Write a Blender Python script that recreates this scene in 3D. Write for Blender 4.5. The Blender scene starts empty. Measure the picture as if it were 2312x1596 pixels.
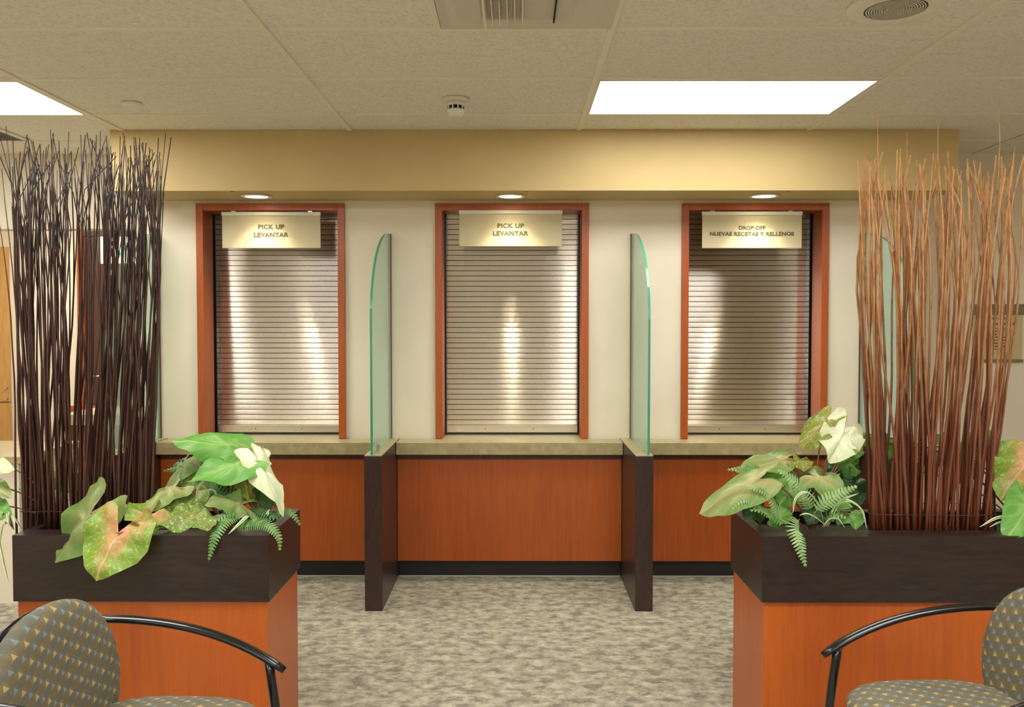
import bpy, math, random
from mathutils import Vector, Matrix, Euler, noise
random.seed(7)
scene = bpy.context.scene
COL = scene.collection
PI = math.pi
R = math.radians

# ------------------------------------------------------------------ camera
W_PX, H_PX, F_PX = 2312.0, 1596.0, 1971.0
CAM = Vector((0, 0, 1.42))
cam_d = bpy.data.cameras.new('camera'); cam = bpy.data.objects.new('camera', cam_d); COL.objects.link(cam)
cam.location = CAM
cam.rotation_euler = Euler((R(90 - 1.83), 0, R(0.26)), 'XYZ')
cam_d.sensor_width = 36; cam_d.lens = F_PX / W_PX * 36; cam_d.clip_start = .05
scene.camera = cam
CR = cam.rotation_euler.to_matrix()

def at(px, py, Y):
    """a point of the room at depth Y seen at that place of the photograph (used to read real positions off it)"""
    r = CR @ Vector(((px - W_PX/2) / F_PX, -(py - H_PX/2) / F_PX, -1))
    return CAM + r * (Y / r.y)

# ------------------------------------------------------------------ world, exposure
wd = bpy.data.worlds.new('world'); scene.world = wd; wd.use_nodes = True
wd.node_tree.nodes['Background'].inputs[0].default_value = (1, .92, .8, 1)
wd.node_tree.nodes['Background'].inputs[1].default_value = .02
scene.view_settings.view_transform = 'Standard'
scene.view_settings.look = 'None'
scene.view_settings.gamma = 1
scene.view_settings.use_curve_mapping = False
scene.view_settings.exposure = 2.17
PANEL_E = 4.6          # ceiling light panels
PANEL_C = (1.0, .985, .955)
DOWN_E = 290.0         # recessed downlights
DOWN_C = (1.0, .93, .76)

# ------------------------------------------------------------------ materials
def lin(c):
    return tuple(((v/255)/12.92 if v/255 <= .04045 else ((v/255+.055)/1.055)**2.4) for v in c) + (1,)

class NT:
    def __init__(s, m):
        s.m = m; s.t = m.node_tree; s.n = s.t.nodes; s.l = s.t.links; s.b = s.n['Principled BSDF']
    def add(s, kind, **kw):
        n = s.n.new(kind)
        for k, v in kw.items():
            if k.startswith('i_'): n.inputs[k[2:]].default_value = v
            else: setattr(n, k, v)
        return n
    def math(s, op, a, b=None, c=None):
        n = s.n.new('ShaderNodeMath'); n.operation = op
        for i, v in enumerate((a, b, c)):
            if v is None: continue
            if isinstance(v, (int, float)): n.inputs[i].default_value = v
            else: s.l.new(v, n.inputs[i])
        return n.outputs[0]
    def mix(s, f, a, b):
        n = s.n.new('ShaderNodeMix'); n.data_type = 'RGBA'
        for i, v in ((0, f), (6, a), (7, b)):
            if isinstance(v, (int, float, tuple)): n.inputs[i].default_value = v
            else: s.l.new(v, n.inputs[i])
        return n.outputs[2]
    def coords(s, kind='Object', scale=(1, 1, 1), rot=(0, 0, 0)):
        tc = s.n.new('ShaderNodeTexCoord'); mp = s.n.new('ShaderNodeMapping')
        mp.inputs['Scale'].default_value = scale; mp.inputs['Rotation'].default_value = rot
        s.l.new(tc.outputs[kind], mp.inputs[0]); return mp.outputs[0]
    def noise(s, vec, scale, detail=2, rough=.5):
        n = s.n.new('ShaderNodeTexNoise'); n.inputs['Scale'].default_value = scale
        n.inputs['Detail'].default_value = detail; n.inputs['Roughness'].default_value = rough
        if vec is not None: s.l.new(vec, n.inputs['Vector'])
        return n.outputs['Fac']
    def ramp(s, fac, stops, interp='LINEAR'):
        n = s.n.new('ShaderNodeValToRGB'); cr = n.color_ramp; cr.interpolation = interp
        while len(cr.elements) < len(stops): cr.elements.new(.5)
        for e, (p, c) in zip(cr.elements, stops): e.position = p; e.color = c
        s.l.new(fac, n.inputs[0]); return n.outputs[0]
    def bump(s, h, strength, dist=.002):
        n = s.n.new('ShaderNodeBump'); n.inputs['Strength'].default_value = strength
        n.inputs['Distance'].default_value = dist
        s.l.new(h, n.inputs['Height']); s.l.new(n.outputs[0], s.b.inputs['Normal'])

def mat(name, col, rough=.6, metal=0, **kw):
    m = bpy.data.materials.new(name); m.use_nodes = True
    t = NT(m); t.b.inputs['Base Color'].default_value = lin(col)
    t.b.inputs['Roughness'].default_value = rough; t.b.inputs['Metallic'].default_value = metal
    for k, v in kw.items(): t.b.inputs[k].default_value = v
    return m

def mottled(name, c1, c2, scale, rough=.6, stretch=(1, 1, 1), detail=3, bump=0, bscale=None, lo=.35, hi=.65, **kw):
    m = mat(name, c1, rough, **kw); t = NT(m)
    v = t.coords('Object', stretch)
    f = t.noise(v, scale, detail, .6)
    t.l.new(t.ramp(f, [(lo, lin(c1)), (hi, lin(c2))]), t.b.inputs['Base Color'])
    if bump: t.bump(t.noise(v, bscale or scale*4, 3), bump)
    return m

M = {}
M['wall'] = mottled('wall_paint', (226, 214, 192), (230, 219, 197), 3, .75, bump=.06, bscale=220)
M['tan'] = mottled('tan_paint', (192, 168, 116), (197, 173, 121), 3, .7, bump=.08, bscale=260)
M['corr'] = mottled('corridor_paint', (221, 207, 180), (226, 212, 186), 2, .75)
M['white'] = mat('white_enamel', (225, 218, 205), .35)
M['grille_white'] = mat('grille_white', (205, 198, 182), .45)
M['black_rubber'] = mat('black_rubber', (30, 29, 32), .5)
M['kick_line'] = mat('vinyl_edge', (190, 188, 180), .5)
M['dark'] = mat('black_recess', (12, 11, 12), .8)
M['black_metal'] = mat('black_metal', (11, 11, 13), .25, 0, **{'Coat Weight': .3})
M['steel'] = mat('satin_steel', (190, 184, 172), .3, 1)
M['soil'] = mottled('dry_moss', (38, 30, 20), (60, 52, 30), 60, .95, bump=.8, bscale=90)
M['letter'] = mat('letter_brown', (92, 84, 58), .6)
M['sign'] = mottled('sign_face', (196, 184, 148), (200, 188, 152), 4, .5)
M['plaque'] = mat('plaque_tan', (196, 178, 132), .5)
M['plaque_bar'] = mat('plaque_olive', (120, 112, 84), .4, .3)
M['gold_wood'] = mottled('honey_oak', (196, 150, 84), (180, 132, 68), 5, .45, stretch=(6, 6, .6))
M['dark_wood_far'] = mottled('brown_door_wood', (62, 36, 24), (80, 46, 28), 6, .4, stretch=(8, 8, .5))
M['brown_wood'] = mottled('brown_desk_wood', (104, 58, 34), (122, 68, 38), 6, .4, stretch=(1, 1, 5))
M['desk_edge'] = mat('desk_laminate', (176, 160, 124), .5)

def cherry():
    m = mat('cherry_veneer', (180, 88, 30), .38, **{'Coat Weight': .15, 'Coat Roughness': .3}); t = NT(m)
    v = t.coords('Object', (9, 9, .55)); f = t.noise(v, 6, 5, .62)
    g = t.noise(t.coords('Object', (1.1, 1.1, .25)), 3, 2)
    a = t.ramp(f, [(.3, lin((148, 64, 12))), (.5, lin((168, 78, 16))), (.72, lin((182, 92, 24)))])
    b = t.ramp(g, [(.35, lin((152, 66, 12))), (.7, lin((182, 90, 22)))])
    t.l.new(t.mix(.5, a, b), t.b.inputs['Base Color']); t.bump(f, .04)
    return m
M['cherry'] = cherry()
def wenge(name, c1, c2, stretch):
    m = mat(name, c1, .34); t = NT(m)
    v = t.coords('Object', stretch); f = t.noise(v, 10, 6, .7)
    t.l.new(t.ramp(f, [(.35, lin(c1)), (.68, lin(c2))]), t.b.inputs['Base Color']); t.bump(f, .05)
    return m
M['wenge'] = wenge('dark_laminate', (30, 20, 18), (50, 35, 30), (1.2, 1.2, 7))
M['wenge_v'] = wenge('dark_laminate_upright', (44, 30, 28), (64, 45, 40), (6, 6, 1.2))
M['counter'] = mottled('stone_laminate', (150, 136, 96), (176, 162, 120), 22, .32, detail=6, lo=.3, hi=.7)

def carpet():
    m = mat('patterned_carpet', (150, 142, 116), .95); t = NT(m)
    v = t.coords('Object', (15, 21, 1))
    f = t.noise(v, 1.0, 4, .68)
    c = t.ramp(f, [(.34, lin((112, 106, 92))), (.42, lin((134, 127, 110))), (.48, lin((158, 151, 132))), (.56, lin((176, 169, 147))), (.66, lin((192, 185, 161)))])
    f2 = t.noise(t.coords('Object', (17, 28, 1)), 1.3, 3, .6)
    c2 = t.mix(t.ramp(f2, [(.54, (0, 0, 0, 1)), (.58, (.55, .55, .55, 1))]), c, lin((132, 125, 106)))
    f3 = t.noise(t.coords('Object', (1, 1, 1)), 420, 2, .6)
    c3 = t.mix(t.ramp(f3, [(.35, (.22, .22, .22, 1)), (.65, (0, 0, 0, 1))]), c2, lin((104, 96, 76)))
    t.l.new(c3, t.b.inputs['Base Color']); t.bump(f3, .5, .004)
    return m
M['carpet'] = carpet()
def ceil_tile():
    m = mat('ceiling_tile', (228, 220, 200), .9); t = NT(m)
    f = t.noise(t.coords('Object'), 75, 4, .75)
    t.l.new(t.ramp(f, [(.34, lin((212, 205, 190))), (.45, lin((226, 220, 206))), (.56, lin((234, 229, 216))), (.7, lin((238, 233, 221)))]), t.b.inputs['Base Color'])
    t.bump(f, .25, .003); return m
M['tile'] = ceil_tile()
M['tbar'] = mat('grid_bar', (234, 226, 208), .5)

def shutter_metal():
    m = mat('brushed_aluminium', (208, 200, 188), .215, 1); t = NT(m)
    t.b.inputs['Anisotropic'].default_value = 1.0
    tg = t.add('ShaderNodeTangent', direction_type='UV_MAP', uv_map='UVMap'); t.l.new(tg.outputs[0], t.b.inputs['Tangent'])
    # fine horizontal rolling grooves, about a millimetre apart
    tc = t.add('ShaderNodeTexCoord'); sp = t.add('ShaderNodeSeparateXYZ'); t.l.new(tc.outputs['Object'], sp.inputs[0])
    tri = t.math('SUBTRACT', t.math('MULTIPLY', t.math('PINGPONG', t.math('MULTIPLY', sp.outputs[2], 1/.00087), .5), 4), 1)
    cb = t.add('ShaderNodeCombineXYZ'); t.l.new(t.math('MULTIPLY', tri, .46), cb.inputs[2])
    geo = t.add('ShaderNodeNewGeometry')
    va = t.add('ShaderNodeVectorMath', operation='ADD'); t.l.new(geo.outputs['Normal'], va.inputs[0]); t.l.new(cb.outputs[0], va.inputs[1])
    vn = t.add('ShaderNodeVectorMath', operation='NORMALIZE'); t.l.new(va.outputs[0], vn.inputs[0]); t.l.new(vn.outputs[0], t.b.inputs['Normal'])
    return m
M['shutter'] = shutter_metal()
M['bar_metal'] = mat('bar_aluminium', (214, 206, 190), .35, 1)

def glass():
    m = bpy.data.materials.new('green_edged_glass'); m.use_nodes = True; t = NT(m)
    tr = t.add('ShaderNodeBsdfTransparent'); tr.inputs[0].default_value = (.84, .95, .90, 1)
    gl = t.add('ShaderNodeBsdfGlossy'); gl.inputs['Roughness'].default_value = .03
    fr = t.add('ShaderNodeFresnel'); fr.inputs[0].default_value = 1.22
    df = t.add('ShaderNodeBsdfDiffuse'); df.inputs[0].default_value = (.60, .76, .68, 1)
    m0 = t.add('ShaderNodeMixShader'); m0.inputs[0].default_value = .34; t.l.new(tr.outputs[0], m0.inputs[1]); t.l.new(df.outputs[0], m0.inputs[2])
    mx = t.add('ShaderNodeMixShader'); geo = t.add('ShaderNodeNewGeometry'); t.l.new(t.math('MULTIPLY', fr.outputs[0], t.math('SUBTRACT', 1, geo.outputs['Backfacing'])), mx.inputs[0]); t.l.new(m0.outputs[0], mx.inputs[1]); t.l.new(gl.outputs[0], mx.inputs[2])
    t.l.new(mx.outputs[0], t.n['Material Output'].inputs[0])
    return m
M['glass'] = glass()
M['glass_edge'] = mat('polished_glass_edge', (74, 150, 118), .12)

def emis(name, col, e):
    m = bpy.data.materials.new(name); m.use_nodes = True; t = NT(m)
    t.b.inputs['Base Color'].default_value = (.8, .8, .8, 1)
    t.b.inputs['Emission Color'].default_value = tuple(col) + (1,); t.b.inputs['Emission Strength'].default_value = e
    return m
M['panel'] = emis('lit_diffuser', PANEL_C, PANEL_E)
M['panel_dim'] = emis('lit_diffuser_dimmed', PANEL_C, PANEL_E*.58)  # output lowered so the soffit next to it is less bright
M['bulb'] = emis('lit_lamp', DOWN_C, DOWN_E)
M['lit_glass'] = emis('lit_door_glass', (.75, .78, .40), .55)
M['reflector'] = mat('can_reflector', (112, 110, 104), .4, 1)

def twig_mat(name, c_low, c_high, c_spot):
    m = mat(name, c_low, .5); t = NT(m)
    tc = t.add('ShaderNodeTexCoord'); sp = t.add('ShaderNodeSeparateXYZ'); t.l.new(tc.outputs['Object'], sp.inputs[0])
    k = t.math('MULTIPLY_ADD', sp.outputs[2], 1/1.25, 0)      # object origin at the foot; tone towards the tip carries painted light and backlit shade
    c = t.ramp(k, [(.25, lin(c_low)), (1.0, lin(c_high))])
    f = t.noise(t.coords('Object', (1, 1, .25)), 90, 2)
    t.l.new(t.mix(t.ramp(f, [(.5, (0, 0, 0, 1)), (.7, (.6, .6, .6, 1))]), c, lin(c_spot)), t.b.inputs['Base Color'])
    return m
M['twig_backlit'] = twig_mat('backlit_twig_bark', (58, 29, 20), (34, 21, 17), (84, 42, 22))  # backlit darkness of the left bunch put into the colour
M['twig_red'] = twig_mat('red_brown_twig_lit_tips', (112, 58, 34), (202, 150, 92), (92, 46, 28))  # pale tips paint in the light of the ceiling panel

def leaf_mat(name, edge, mid, vein, speck=None, midw=.5):
    m = mat(name, edge, .45); t = NT(m)
    tc = t.add('ShaderNodeTexCoord'); sp = t.add('ShaderNodeSeparateXYZ'); t.l.new(tc.outputs['UV'], sp.inputs[0])
    n = t.noise(tc.outputs['UV'], 7, 4, .65)
    wob = t.math('MULTIPLY', t.math('SUBTRACT', t.noise(tc.outputs['UV'], 4, 2), .5), .14)
    x = t.math('ABSOLUTE', t.math('SUBTRACT', sp.outputs[0], .5)); y = sp.outputs[1]
    yy = t.math('DIVIDE', t.math('SUBTRACT', y, .28), .7)
    p2 = t.math('ABSOLUTE', t.math('ADD', t.math('MULTIPLY', x, .83), t.math('MULTIPLY', yy, .55)))
    p1 = t.math('ADD', x, t.math('MULTIPLY', t.math('LESS_THAN', yy, 0), .5))
    rad = t.math('SQRT', t.math('ADD', t.math('MULTIPLY', x, x), t.math('MULTIPLY', yy, yy)))
    d = t.math('ADD', t.math('MULTIPLY', t.math('MINIMUM', p1, p2), .95), t.math('MULTIPLY', rad, .30))
    k = t.math('ADD', d, t.math('MULTIPLY', t.math('SUBTRACT', n, .5), .55))
    c = t.ramp(k, [(.05, lin(mid)), (midw, lin(edge))])
    s = t.math('ABSOLUTE', t.math('SUBTRACT', t.math('FRACT', t.math('MULTIPLY', t.math('ADD', wob, t.math('SUBTRACT', y, t.math('MULTIPLY', x, .9))), 5)), .5))
    sv = t.math('LESS_THAN', s, .06); mv = t.math('LESS_THAN', x, .016)
    c = t.mix(t.math('MULTIPLY', t.math('MAXIMUM', t.math('MULTIPLY', sv, .35), mv), .6), c, lin(vein))
    if speck:
        n2 = t.noise(tc.outputs['UV'], 17, 4, .7)
        c = t.mix(t.ramp(n2, [(.55, (0, 0, 0, 1)), (.60, (.85, .85, .85, 1))]), c, lin(speck))
    t.l.new(c, t.b.inputs['Base Color'])
    t.bump(t.math('MINIMUM', s, .2), .35, .004)
    tr = t.add('ShaderNodeBsdfTranslucent'); t.l.new(c, tr.inputs[0])
    mx = t.add('ShaderNodeMixShader'); mx.inputs[0].default_value = .3
    t.l.new(t.b.outputs[0], mx.inputs[1]); t.l.new(tr.outputs[0], mx.inputs[2]); t.l.new(mx.outputs[0], t.n['Material Output'].inputs[0])
    return m
M['leaf_pink'] = leaf_mat('caladium_pink_centre', (128, 164, 56), (222, 152, 112), (226, 196, 140), (188, 196, 104), .34)
M['leaf_dull'] = leaf_mat('caladium_dull', (106, 142, 68), (146, 152, 94), (150, 164, 96), None, .5)
M['leaf_green'] = leaf_mat('caladium_green', (98, 160, 62), (140, 190, 96), (176, 206, 130), None, .5)
M['leaf_cream'] = leaf_mat('caladium_cream', (220, 228, 178), (246, 246, 220), (160, 200, 96), None, .6)
M['leaf_speck'] = leaf_mat('caladium_speckled', (112, 144, 58), (140, 152, 74), (168, 160, 90), (222, 216, 158), .5)
M['leaf_olive'] = leaf_mat('caladium_olive', (120, 136, 44), (160, 158, 74), (130, 84, 50), (186, 190, 100), .5)
M['leaf_pale'] = leaf_mat('caladium_pale', (122, 156, 76), (184, 178, 118), (196, 196, 136), None, .5)
M['leaf_dark'] = leaf_mat('caladium_dark', (44, 84, 36), (62, 100, 44), (80, 120, 60), None, .5)
def fern_mat(name, c1, c2):
    m = mat(name, c1, .5); t = NT(m); f = t.noise(t.coords('Object'), 40, 2)
    c = t.ramp(f, [(.35, lin(c1)), (.65, lin(c2))]); t.l.new(c, t.b.inputs['Base Color'])
    tr = t.add('ShaderNodeBsdfTranslucent'); t.l.new(c, tr.inputs[0])
    mx = t.add('ShaderNodeMixShader'); mx.inputs[0].default_value = .25
    t.l.new(t.b.outputs[0], mx.inputs[1]); t.l.new(tr.outputs[0], mx.inputs[2]); t.l.new(mx.outputs[0], t.n['Material Output'].inputs[0])
    return m
M['fern'] = fern_mat('fern_green', (92, 136, 70), (126, 168, 92))
M['fern_pale'] = fern_mat('fern_pale_green', (130, 168, 104), (166, 196, 132))
M['fern_dark'] = fern_mat('fern_dark_green', (48, 88, 46), (76, 118, 60))
def blade_mat():
    m = mat('striped_grass', (200, 204, 160), .45); t = NT(m)
    tc = t.add('ShaderNodeTexCoord'); sp = t.add('ShaderNodeSeparateXYZ'); t.l.new(tc.outputs['UV'], sp.inputs[0])
    x = t.math('ABSOLUTE', t.math('SUBTRACT', sp.outputs[0], .5))
    t.l.new(t.mix(t.math('LESS_THAN', x, .2), lin((214, 214, 176)), lin((96, 134, 66))), t.b.inputs['Base Color'])
    return m
M['blade'] = blade_mat()
M['stem'] = mat('pink_stem', (150, 96, 72), .5)

def fabric():
    m = mat('patterned_upholstery', (112, 106, 78), .9); t = NT(m)
    tc = t.add('ShaderNodeTexCoord'); mp = t.add('ShaderNodeMapping'); mp.inputs['Rotation'].default_value = (0, 0, R(-15))
    t.l.new(tc.outputs['UV'], mp.inputs[0]); sp = t.add('ShaderNodeSeparateXYZ'); t.l.new(mp.outputs[0], sp.inputs[0])
    v = t.math('MULTIPLY', sp.outputs[1], 1/.0175); row = t.math('FLOOR', v); fv = t.math('FRACT', v)
    u = t.math('ADD', t.math('MULTIPLY', sp.outputs[0], 1/.043), t.math('MULTIPLY', row, .37)); fu = t.math('FRACT', u)
    par = t.math('ABSOLUTE', t.math('MODULO', row, 2))
    base = t.mix(par, lin((112, 100, 68)), lin((92, 95, 88)))
    base = t.mix(t.math('MULTIPLY', t.math('GREATER_THAN', fu, .52), .5), base, lin((92, 84, 60)))
    tri = t.math('LESS_THAN', t.math('ABSOLUTE', t.math('SUBTRACT', fu, .3)), t.math('MULTIPLY', t.math('SUBTRACT', .84, fv), .26))
    tri = t.math('MULTIPLY', tri, t.math('GREATER_THAN', fv, .16))
    tc_ = t.mix(par, lin((172, 154, 108)), lin((122, 128, 128)))
    c = t.mix(tri, base, tc_)
    f = t.noise(tc.outputs['UV'], 700, 2); c = t.mix(t.math('MULTIPLY', f, .35), c, lin((84, 78, 58)))
    t.l.new(c, t.b.inputs['Base Color']); t.bump(f, .3, .001); return m
M['fabric'] = fabric()

# ------------------------------------------------------------------ mesh builder
class MB:
    def __init__(s): s.v = []; s.f = []; s.uv = {}; s.sm = []
    def face(s, idx, smooth=False): s.f.append(tuple(idx)); s.sm.append(smooth)
    def box(s, x0, x1, y0, y1, z0, z1):
        b = len(s.v)
        s.v += [Vector(p) for p in ((x0,y0,z0),(x1,y0,z0),(x1,y1,z0),(x0,y1,z0),(x0,y0,z1),(x1,y0,z1),(x1,y1,z1),(x0,y1,z1))]
        for q in ((3,2,1,0),(4,5,6,7),(0,1,5,4),(1,2,6,5),(2,3,7,6),(3,0,4,7)): s.face([b+i for i in q])
        return s
    def tube(s, pts, rad, n=6, flat=1.0, caps=True):
        pts = [Vector(p) for p in pts]; N = len(pts)
        if not isinstance(rad, (list, tuple)): rad = [rad]*N
        b = len(s.v); up = None
        for i, p in enumerate(pts):
            t = (pts[min(i+1, N-1)] - pts[max(i-1, 0)]).normalized()
            if up is None: up = Vector((0,0,1)) if abs(t.z) < .9 else Vector((0,1,0))
            a = t.cross(up).normalized(); c = a.cross(t).normalized(); up = c
            for k in range(n):
                th = 2*PI*k/n; s.v.append(p + (a*math.cos(th) + c*math.sin(th)*flat)*rad[i])
        for i in range(N-1):
            for k in range(n):
                k2 = (k+1) % n; s.face((b+i*n+k, b+(i+1)*n+k, b+(i+1)*n+k2, b+i*n+k2), True)
        if caps:
            s.face([b+k for k in range(n)]); s.face([b+(N-1)*n+k for k in reversed(range(n))])
        return s
    def lathe(s, prof, c, n=28, axis='z', smooth=True, caps=True):
        b = len(s.v)
        for r, h in prof:
            for k in range(n):
                th = 2*PI*k/n; s.v.append(Vector((c[0]+r*math.cos(th), c[1]+r*math.sin(th), c[2]+h)))
        for i in range(len(prof)-1):
            for k in range(n):
                k2 = (k+1) % n; s.face((b+i*n+k, b+i*n+k2, b+(i+1)*n+k2, b+(i+1)*n+k), smooth)
        for ends, order in ((0, reversed(range(n))), (len(prof)-1, range(n))):
            if caps and prof[ends][0] > 1e-4: s.face([b+ends*n+k for k in order])
        return s
    def prism(s, poly, axis, a0, a1):
        """poly (two coordinates) swept along an axis"""
        b = len(s.v); n = len(poly)
        def mk(p, a):
            if axis == 'x': return Vector((a, p[0], p[1]))
            if axis == 'y': return Vector((p[0], a, p[1]))
            return Vector((p[0], p[1], a))
        for a in (a0, a1): s.v += [mk(p, a) for p in poly]
        for k in range(n):
            k2 = (k+1) % n; s.face((b+k, b+k2, b+n+k2, b+n+k))
        s.face([b+k for k in reversed(range(n))]); s.face([b+n+k for k in range(n)])
        return s
    def build(s, name, material, parent=None, bevel=0, seg=2, uvs=None, recalc=True, origin=None, mats=None, fmat=None):
        off = Vector((0,0,0))
        if origin is not None: off = Vector(origin)
        elif parent is not None:
            p = parent
            while p is not None: off = off + p.location; p = p.parent
        me = bpy.data.meshes.new(name); me.from_pydata([v-off for v in s.v], [], s.f)
        me.polygons.foreach_set('use_smooth', s.sm)
        if uvs is not None:
            ul = me.uv_layers.new(name='UVMap')
            for l in me.loops: ul.data[l.index].uv = uvs[l.vertex_index]
        if recalc:
            import bmesh
            bm = bmesh.new(); bm.from_mesh(me); bmesh.ops.recalc_face_normals(bm, faces=bm.faces); bm.to_mesh(me); bm.free()
        for mm in (mats or [material]): me.materials.append(mm)
        if fmat:
            for i, k in enumerate(fmat): me.polygons[i].material_index = k
        o = bpy.data.objects.new(name, me); COL.objects.link(o)
        if parent is not None: o.parent = parent
        elif origin is not None: o.location = off
        if bevel:
            md = o.modifiers.new('bevel', 'BEVEL'); md.width = bevel; md.segments = seg; md.limit_method = 'ANGLE'
        return o

def tag(o, label=None, cat=None, group=None, kind=None):
    if label: o['label'] = label
    if cat: o['category'] = cat
    if group: o['group'] = group
    if kind: o['kind'] = kind
    return o
def thing(name, loc, label, cat, group=None, kind=None):
    o = bpy.data.objects.new(name, None); o.empty_display_size = .05; COL.objects.link(o); o.location = loc
    return tag(o, label, cat, group, kind)
def struct(name, mb, material, parent=None, **kw):
    o = mb.build(name, material, parent, **kw)
    if parent is None: o['kind'] = 'structure'
    return o

# ------------------------------------------------------------------ room shell
YW = 4.97      # pharmacy wall
YR = 5.25      # wall either side of it
ZC = 2.44
XL, XRr, YB = -4.6, 4.8, -3.4
YF = 7.3       # far wall of the corridor
struct('floor', MB().box(XL-.1, XRr+.1, YB-.1, YF+.1, -.05, 0), M['carpet'])

OPEN = [(-1.772, -1.010, 'left'), (-.4175, .372, 'mid'), (.978, 1.728, 'right')]   # clear openings
ZO0, ZO1 = .775, 2.070
SX0, SX1 = -2.12, 2.32
wb = MB()
xs = [SX0] + [v for o in OPEN for v in (o[0]-.012, o[1]+.012)] + [SX1]
for i in range(0, len(xs), 2): wb.box(xs[i], xs[i+1], YW, YW+.15, 0, ZC+.02)
for o in OPEN:
    wb.box(o[0]-.012, o[1]+.012, YW, YW+.15, 0, ZO0-.075); wb.box(o[0]-.012, o[1]+.012, YW, YW+.15, ZO1+.012, ZC+.02)
wb.box(SX1, SX1+.001, YW, YR, 0, ZC+.02)
wb.box(SX0-.001, SX0, YW, YR+.1, 0, ZC+.02)
struct('wall_pharmacy', wb, M['wall'])
struct('wall_recess_back', MB().box(SX0+.02, SX1-.02, YR+.35, YR+.4, 0, ZC+.02), M['dark'])
struct('wall_back_right', MB().box(SX1+.001, XRr+.1, YR, YR+.12, 0, ZC+.02), M['wall'])
wl = MB().box(-2.28, SX0-.001, YR, YR+.12, 0, ZC+.02).box(XL-.1, -2.28, YR, YR+.12, 2.0, ZC+.02)
struct('wall_back_left', wl, M['wall'])
struct('wall_left', MB().box(XL-.12, XL, YB-.1, YF+.1, 0, ZC+.02), M['wall'])
struct('wall_right', MB().box(XRr, XRr+.12, YB-.1, YR+.12, 0, ZC+.02), M['wall'])
struct('wall_front', MB().box(XL-.12, XRr+.12, YB-.12, YB, 0, ZC+.02), M['wall'])
struct('wall_corridor_far', MB().box(XL, -1.9, YF, YF+.1, 0, ZC+.02), M['corr'])
struct('wall_corridor_right', MB().box(-2.0, -1.9, YR+.41, YF, 0, ZC+.02), M['corr'])

# ceiling: lay-in tiles with grid bars
GX = [.33 + 1.2*k for k in range(-5, 5)]
GY = [-3.05 + .61*k for k in range(0, 18)]          # ... 3.05, 3.66, 4.27, 4.88
cl = struct('ceiling', MB().box(XL-.12, XRr+.12, YB-.12, YF+.1, ZC+.006, ZC+.05), M['tile'])
g = MB()
for x in GX: g.box(x-.012, x+.012, YB, YF, ZC, ZC+.006)
for y in GY:
    for i in range(len(GX)-1): g.box(GX[i]+.0135, GX[i+1]-.0135, y-.011, y+.011, ZC+.0015, ZC+.0075)
g.box(-.281, -.259, 2.452, 3.038, ZC+.0015, ZC+.0075)
g.build('grid_bar', M['tbar'], cl)

# soffit (bulkhead) over the windows
YS, ZS = 4.606, 2.128
LAMPS = [-1.418, -.030, 1.352]; YL, RL = 4.79, .072
sf = MB()
SXL, SXR = -2.13, 2.315
sf.box(SXL, SXR, YS, YS+.02, ZS, ZC+.005)
sf.box(SXL, SXL+.02, YS+.02, YW, ZS, ZC+.005); sf.box(SXR-.02, SXR, YS+.02, YW, ZS, ZC+.005)
xs2 = [SXL+.02] + [v for l in LAMPS for v in (l-RL-.02, l+RL+.02)] + [SXR-.02]
for i in range(0, len(xs2), 2): sf.box(xs2[i], xs2[i+1], YS+.02, YW-.001, ZS, ZS+.015)
def holed(mb, cx, cy, hx, y0, y1, r, z0, z1, n=32):
    """plate with a round hole"""
    b = len(mb.v); out = []
    for k in range(n):
        th = 2*PI*k/n + PI/4; c, s = math.cos(th), math.sin(th)
        sc = min(hx/abs(c) if abs(c) > 1e-6 else 9, ((y1-cy) if s > 0 else (cy-y0))/abs(s) if abs(s) > 1e-6 else 9)
        out.append((cx+c*sc, cy+s*sc, cx+c*r, cy+s*r))
    for z in (z0, z1):
        for ox, oy, ix, iy in out: mb.v.append(Vector((ox, oy, z))); mb.v.append(Vector((ix, iy, z)))
    for k in range(n):
        k2 = (k+1) % n
        for q in (0, 2*n): mb.face((b+q+2*k, b+q+2*k2, b+q+2*k2+1, b+q+2*k+1))
        mb.face((b+2*k+1, b+2*k2+1, b+2*n+2*k2+1, b+2*n+2*k+1))
for l in LAMPS: 
    holed(sf, l, YL, RL+.02, YS+.02, YW-.001, RL, ZS, ZS+.015)
    for cxs in (-1, 1):      # fill corners left by the radial outline
        pass
struct('trim_soffit', sf, M['tan'], recalc=True)

# recessed downlights
for l, nm in zip(LAMPS, ('left pick-up window', 'middle pick-up window', 'drop-off window')):
    t = thing('recessed_downlight', (l, YL, ZS), 'round recessed downlight with white rim in the soffit above the %s' % nm, 'ceiling light', 'recessed downlights in the tan soffit')
    MB().lathe([(.060, -.001), (.085, -.001), (.086, -.005), (.072, -.007), (.0605, -.004), (.060, -.001)], (l, YL, ZS), 32, caps=False).build('trim_ring', M['white'], t, recalc=True)
    MB().lathe([(.0605, -.004), (.058, .03), (.052, .080), (.040, .11), (.0355, .130), (.0001, .131)], (l, YL, ZS), 32, caps=False).build('reflector', M['reflector'], t, recalc=False)
    MB().lathe([(.0001, .092), (.018, .093), (.029, .097), (.033, .105), (.030, .113)], (l, YL, ZS), 24).build('lamp', M['bulb'], t)

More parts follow.
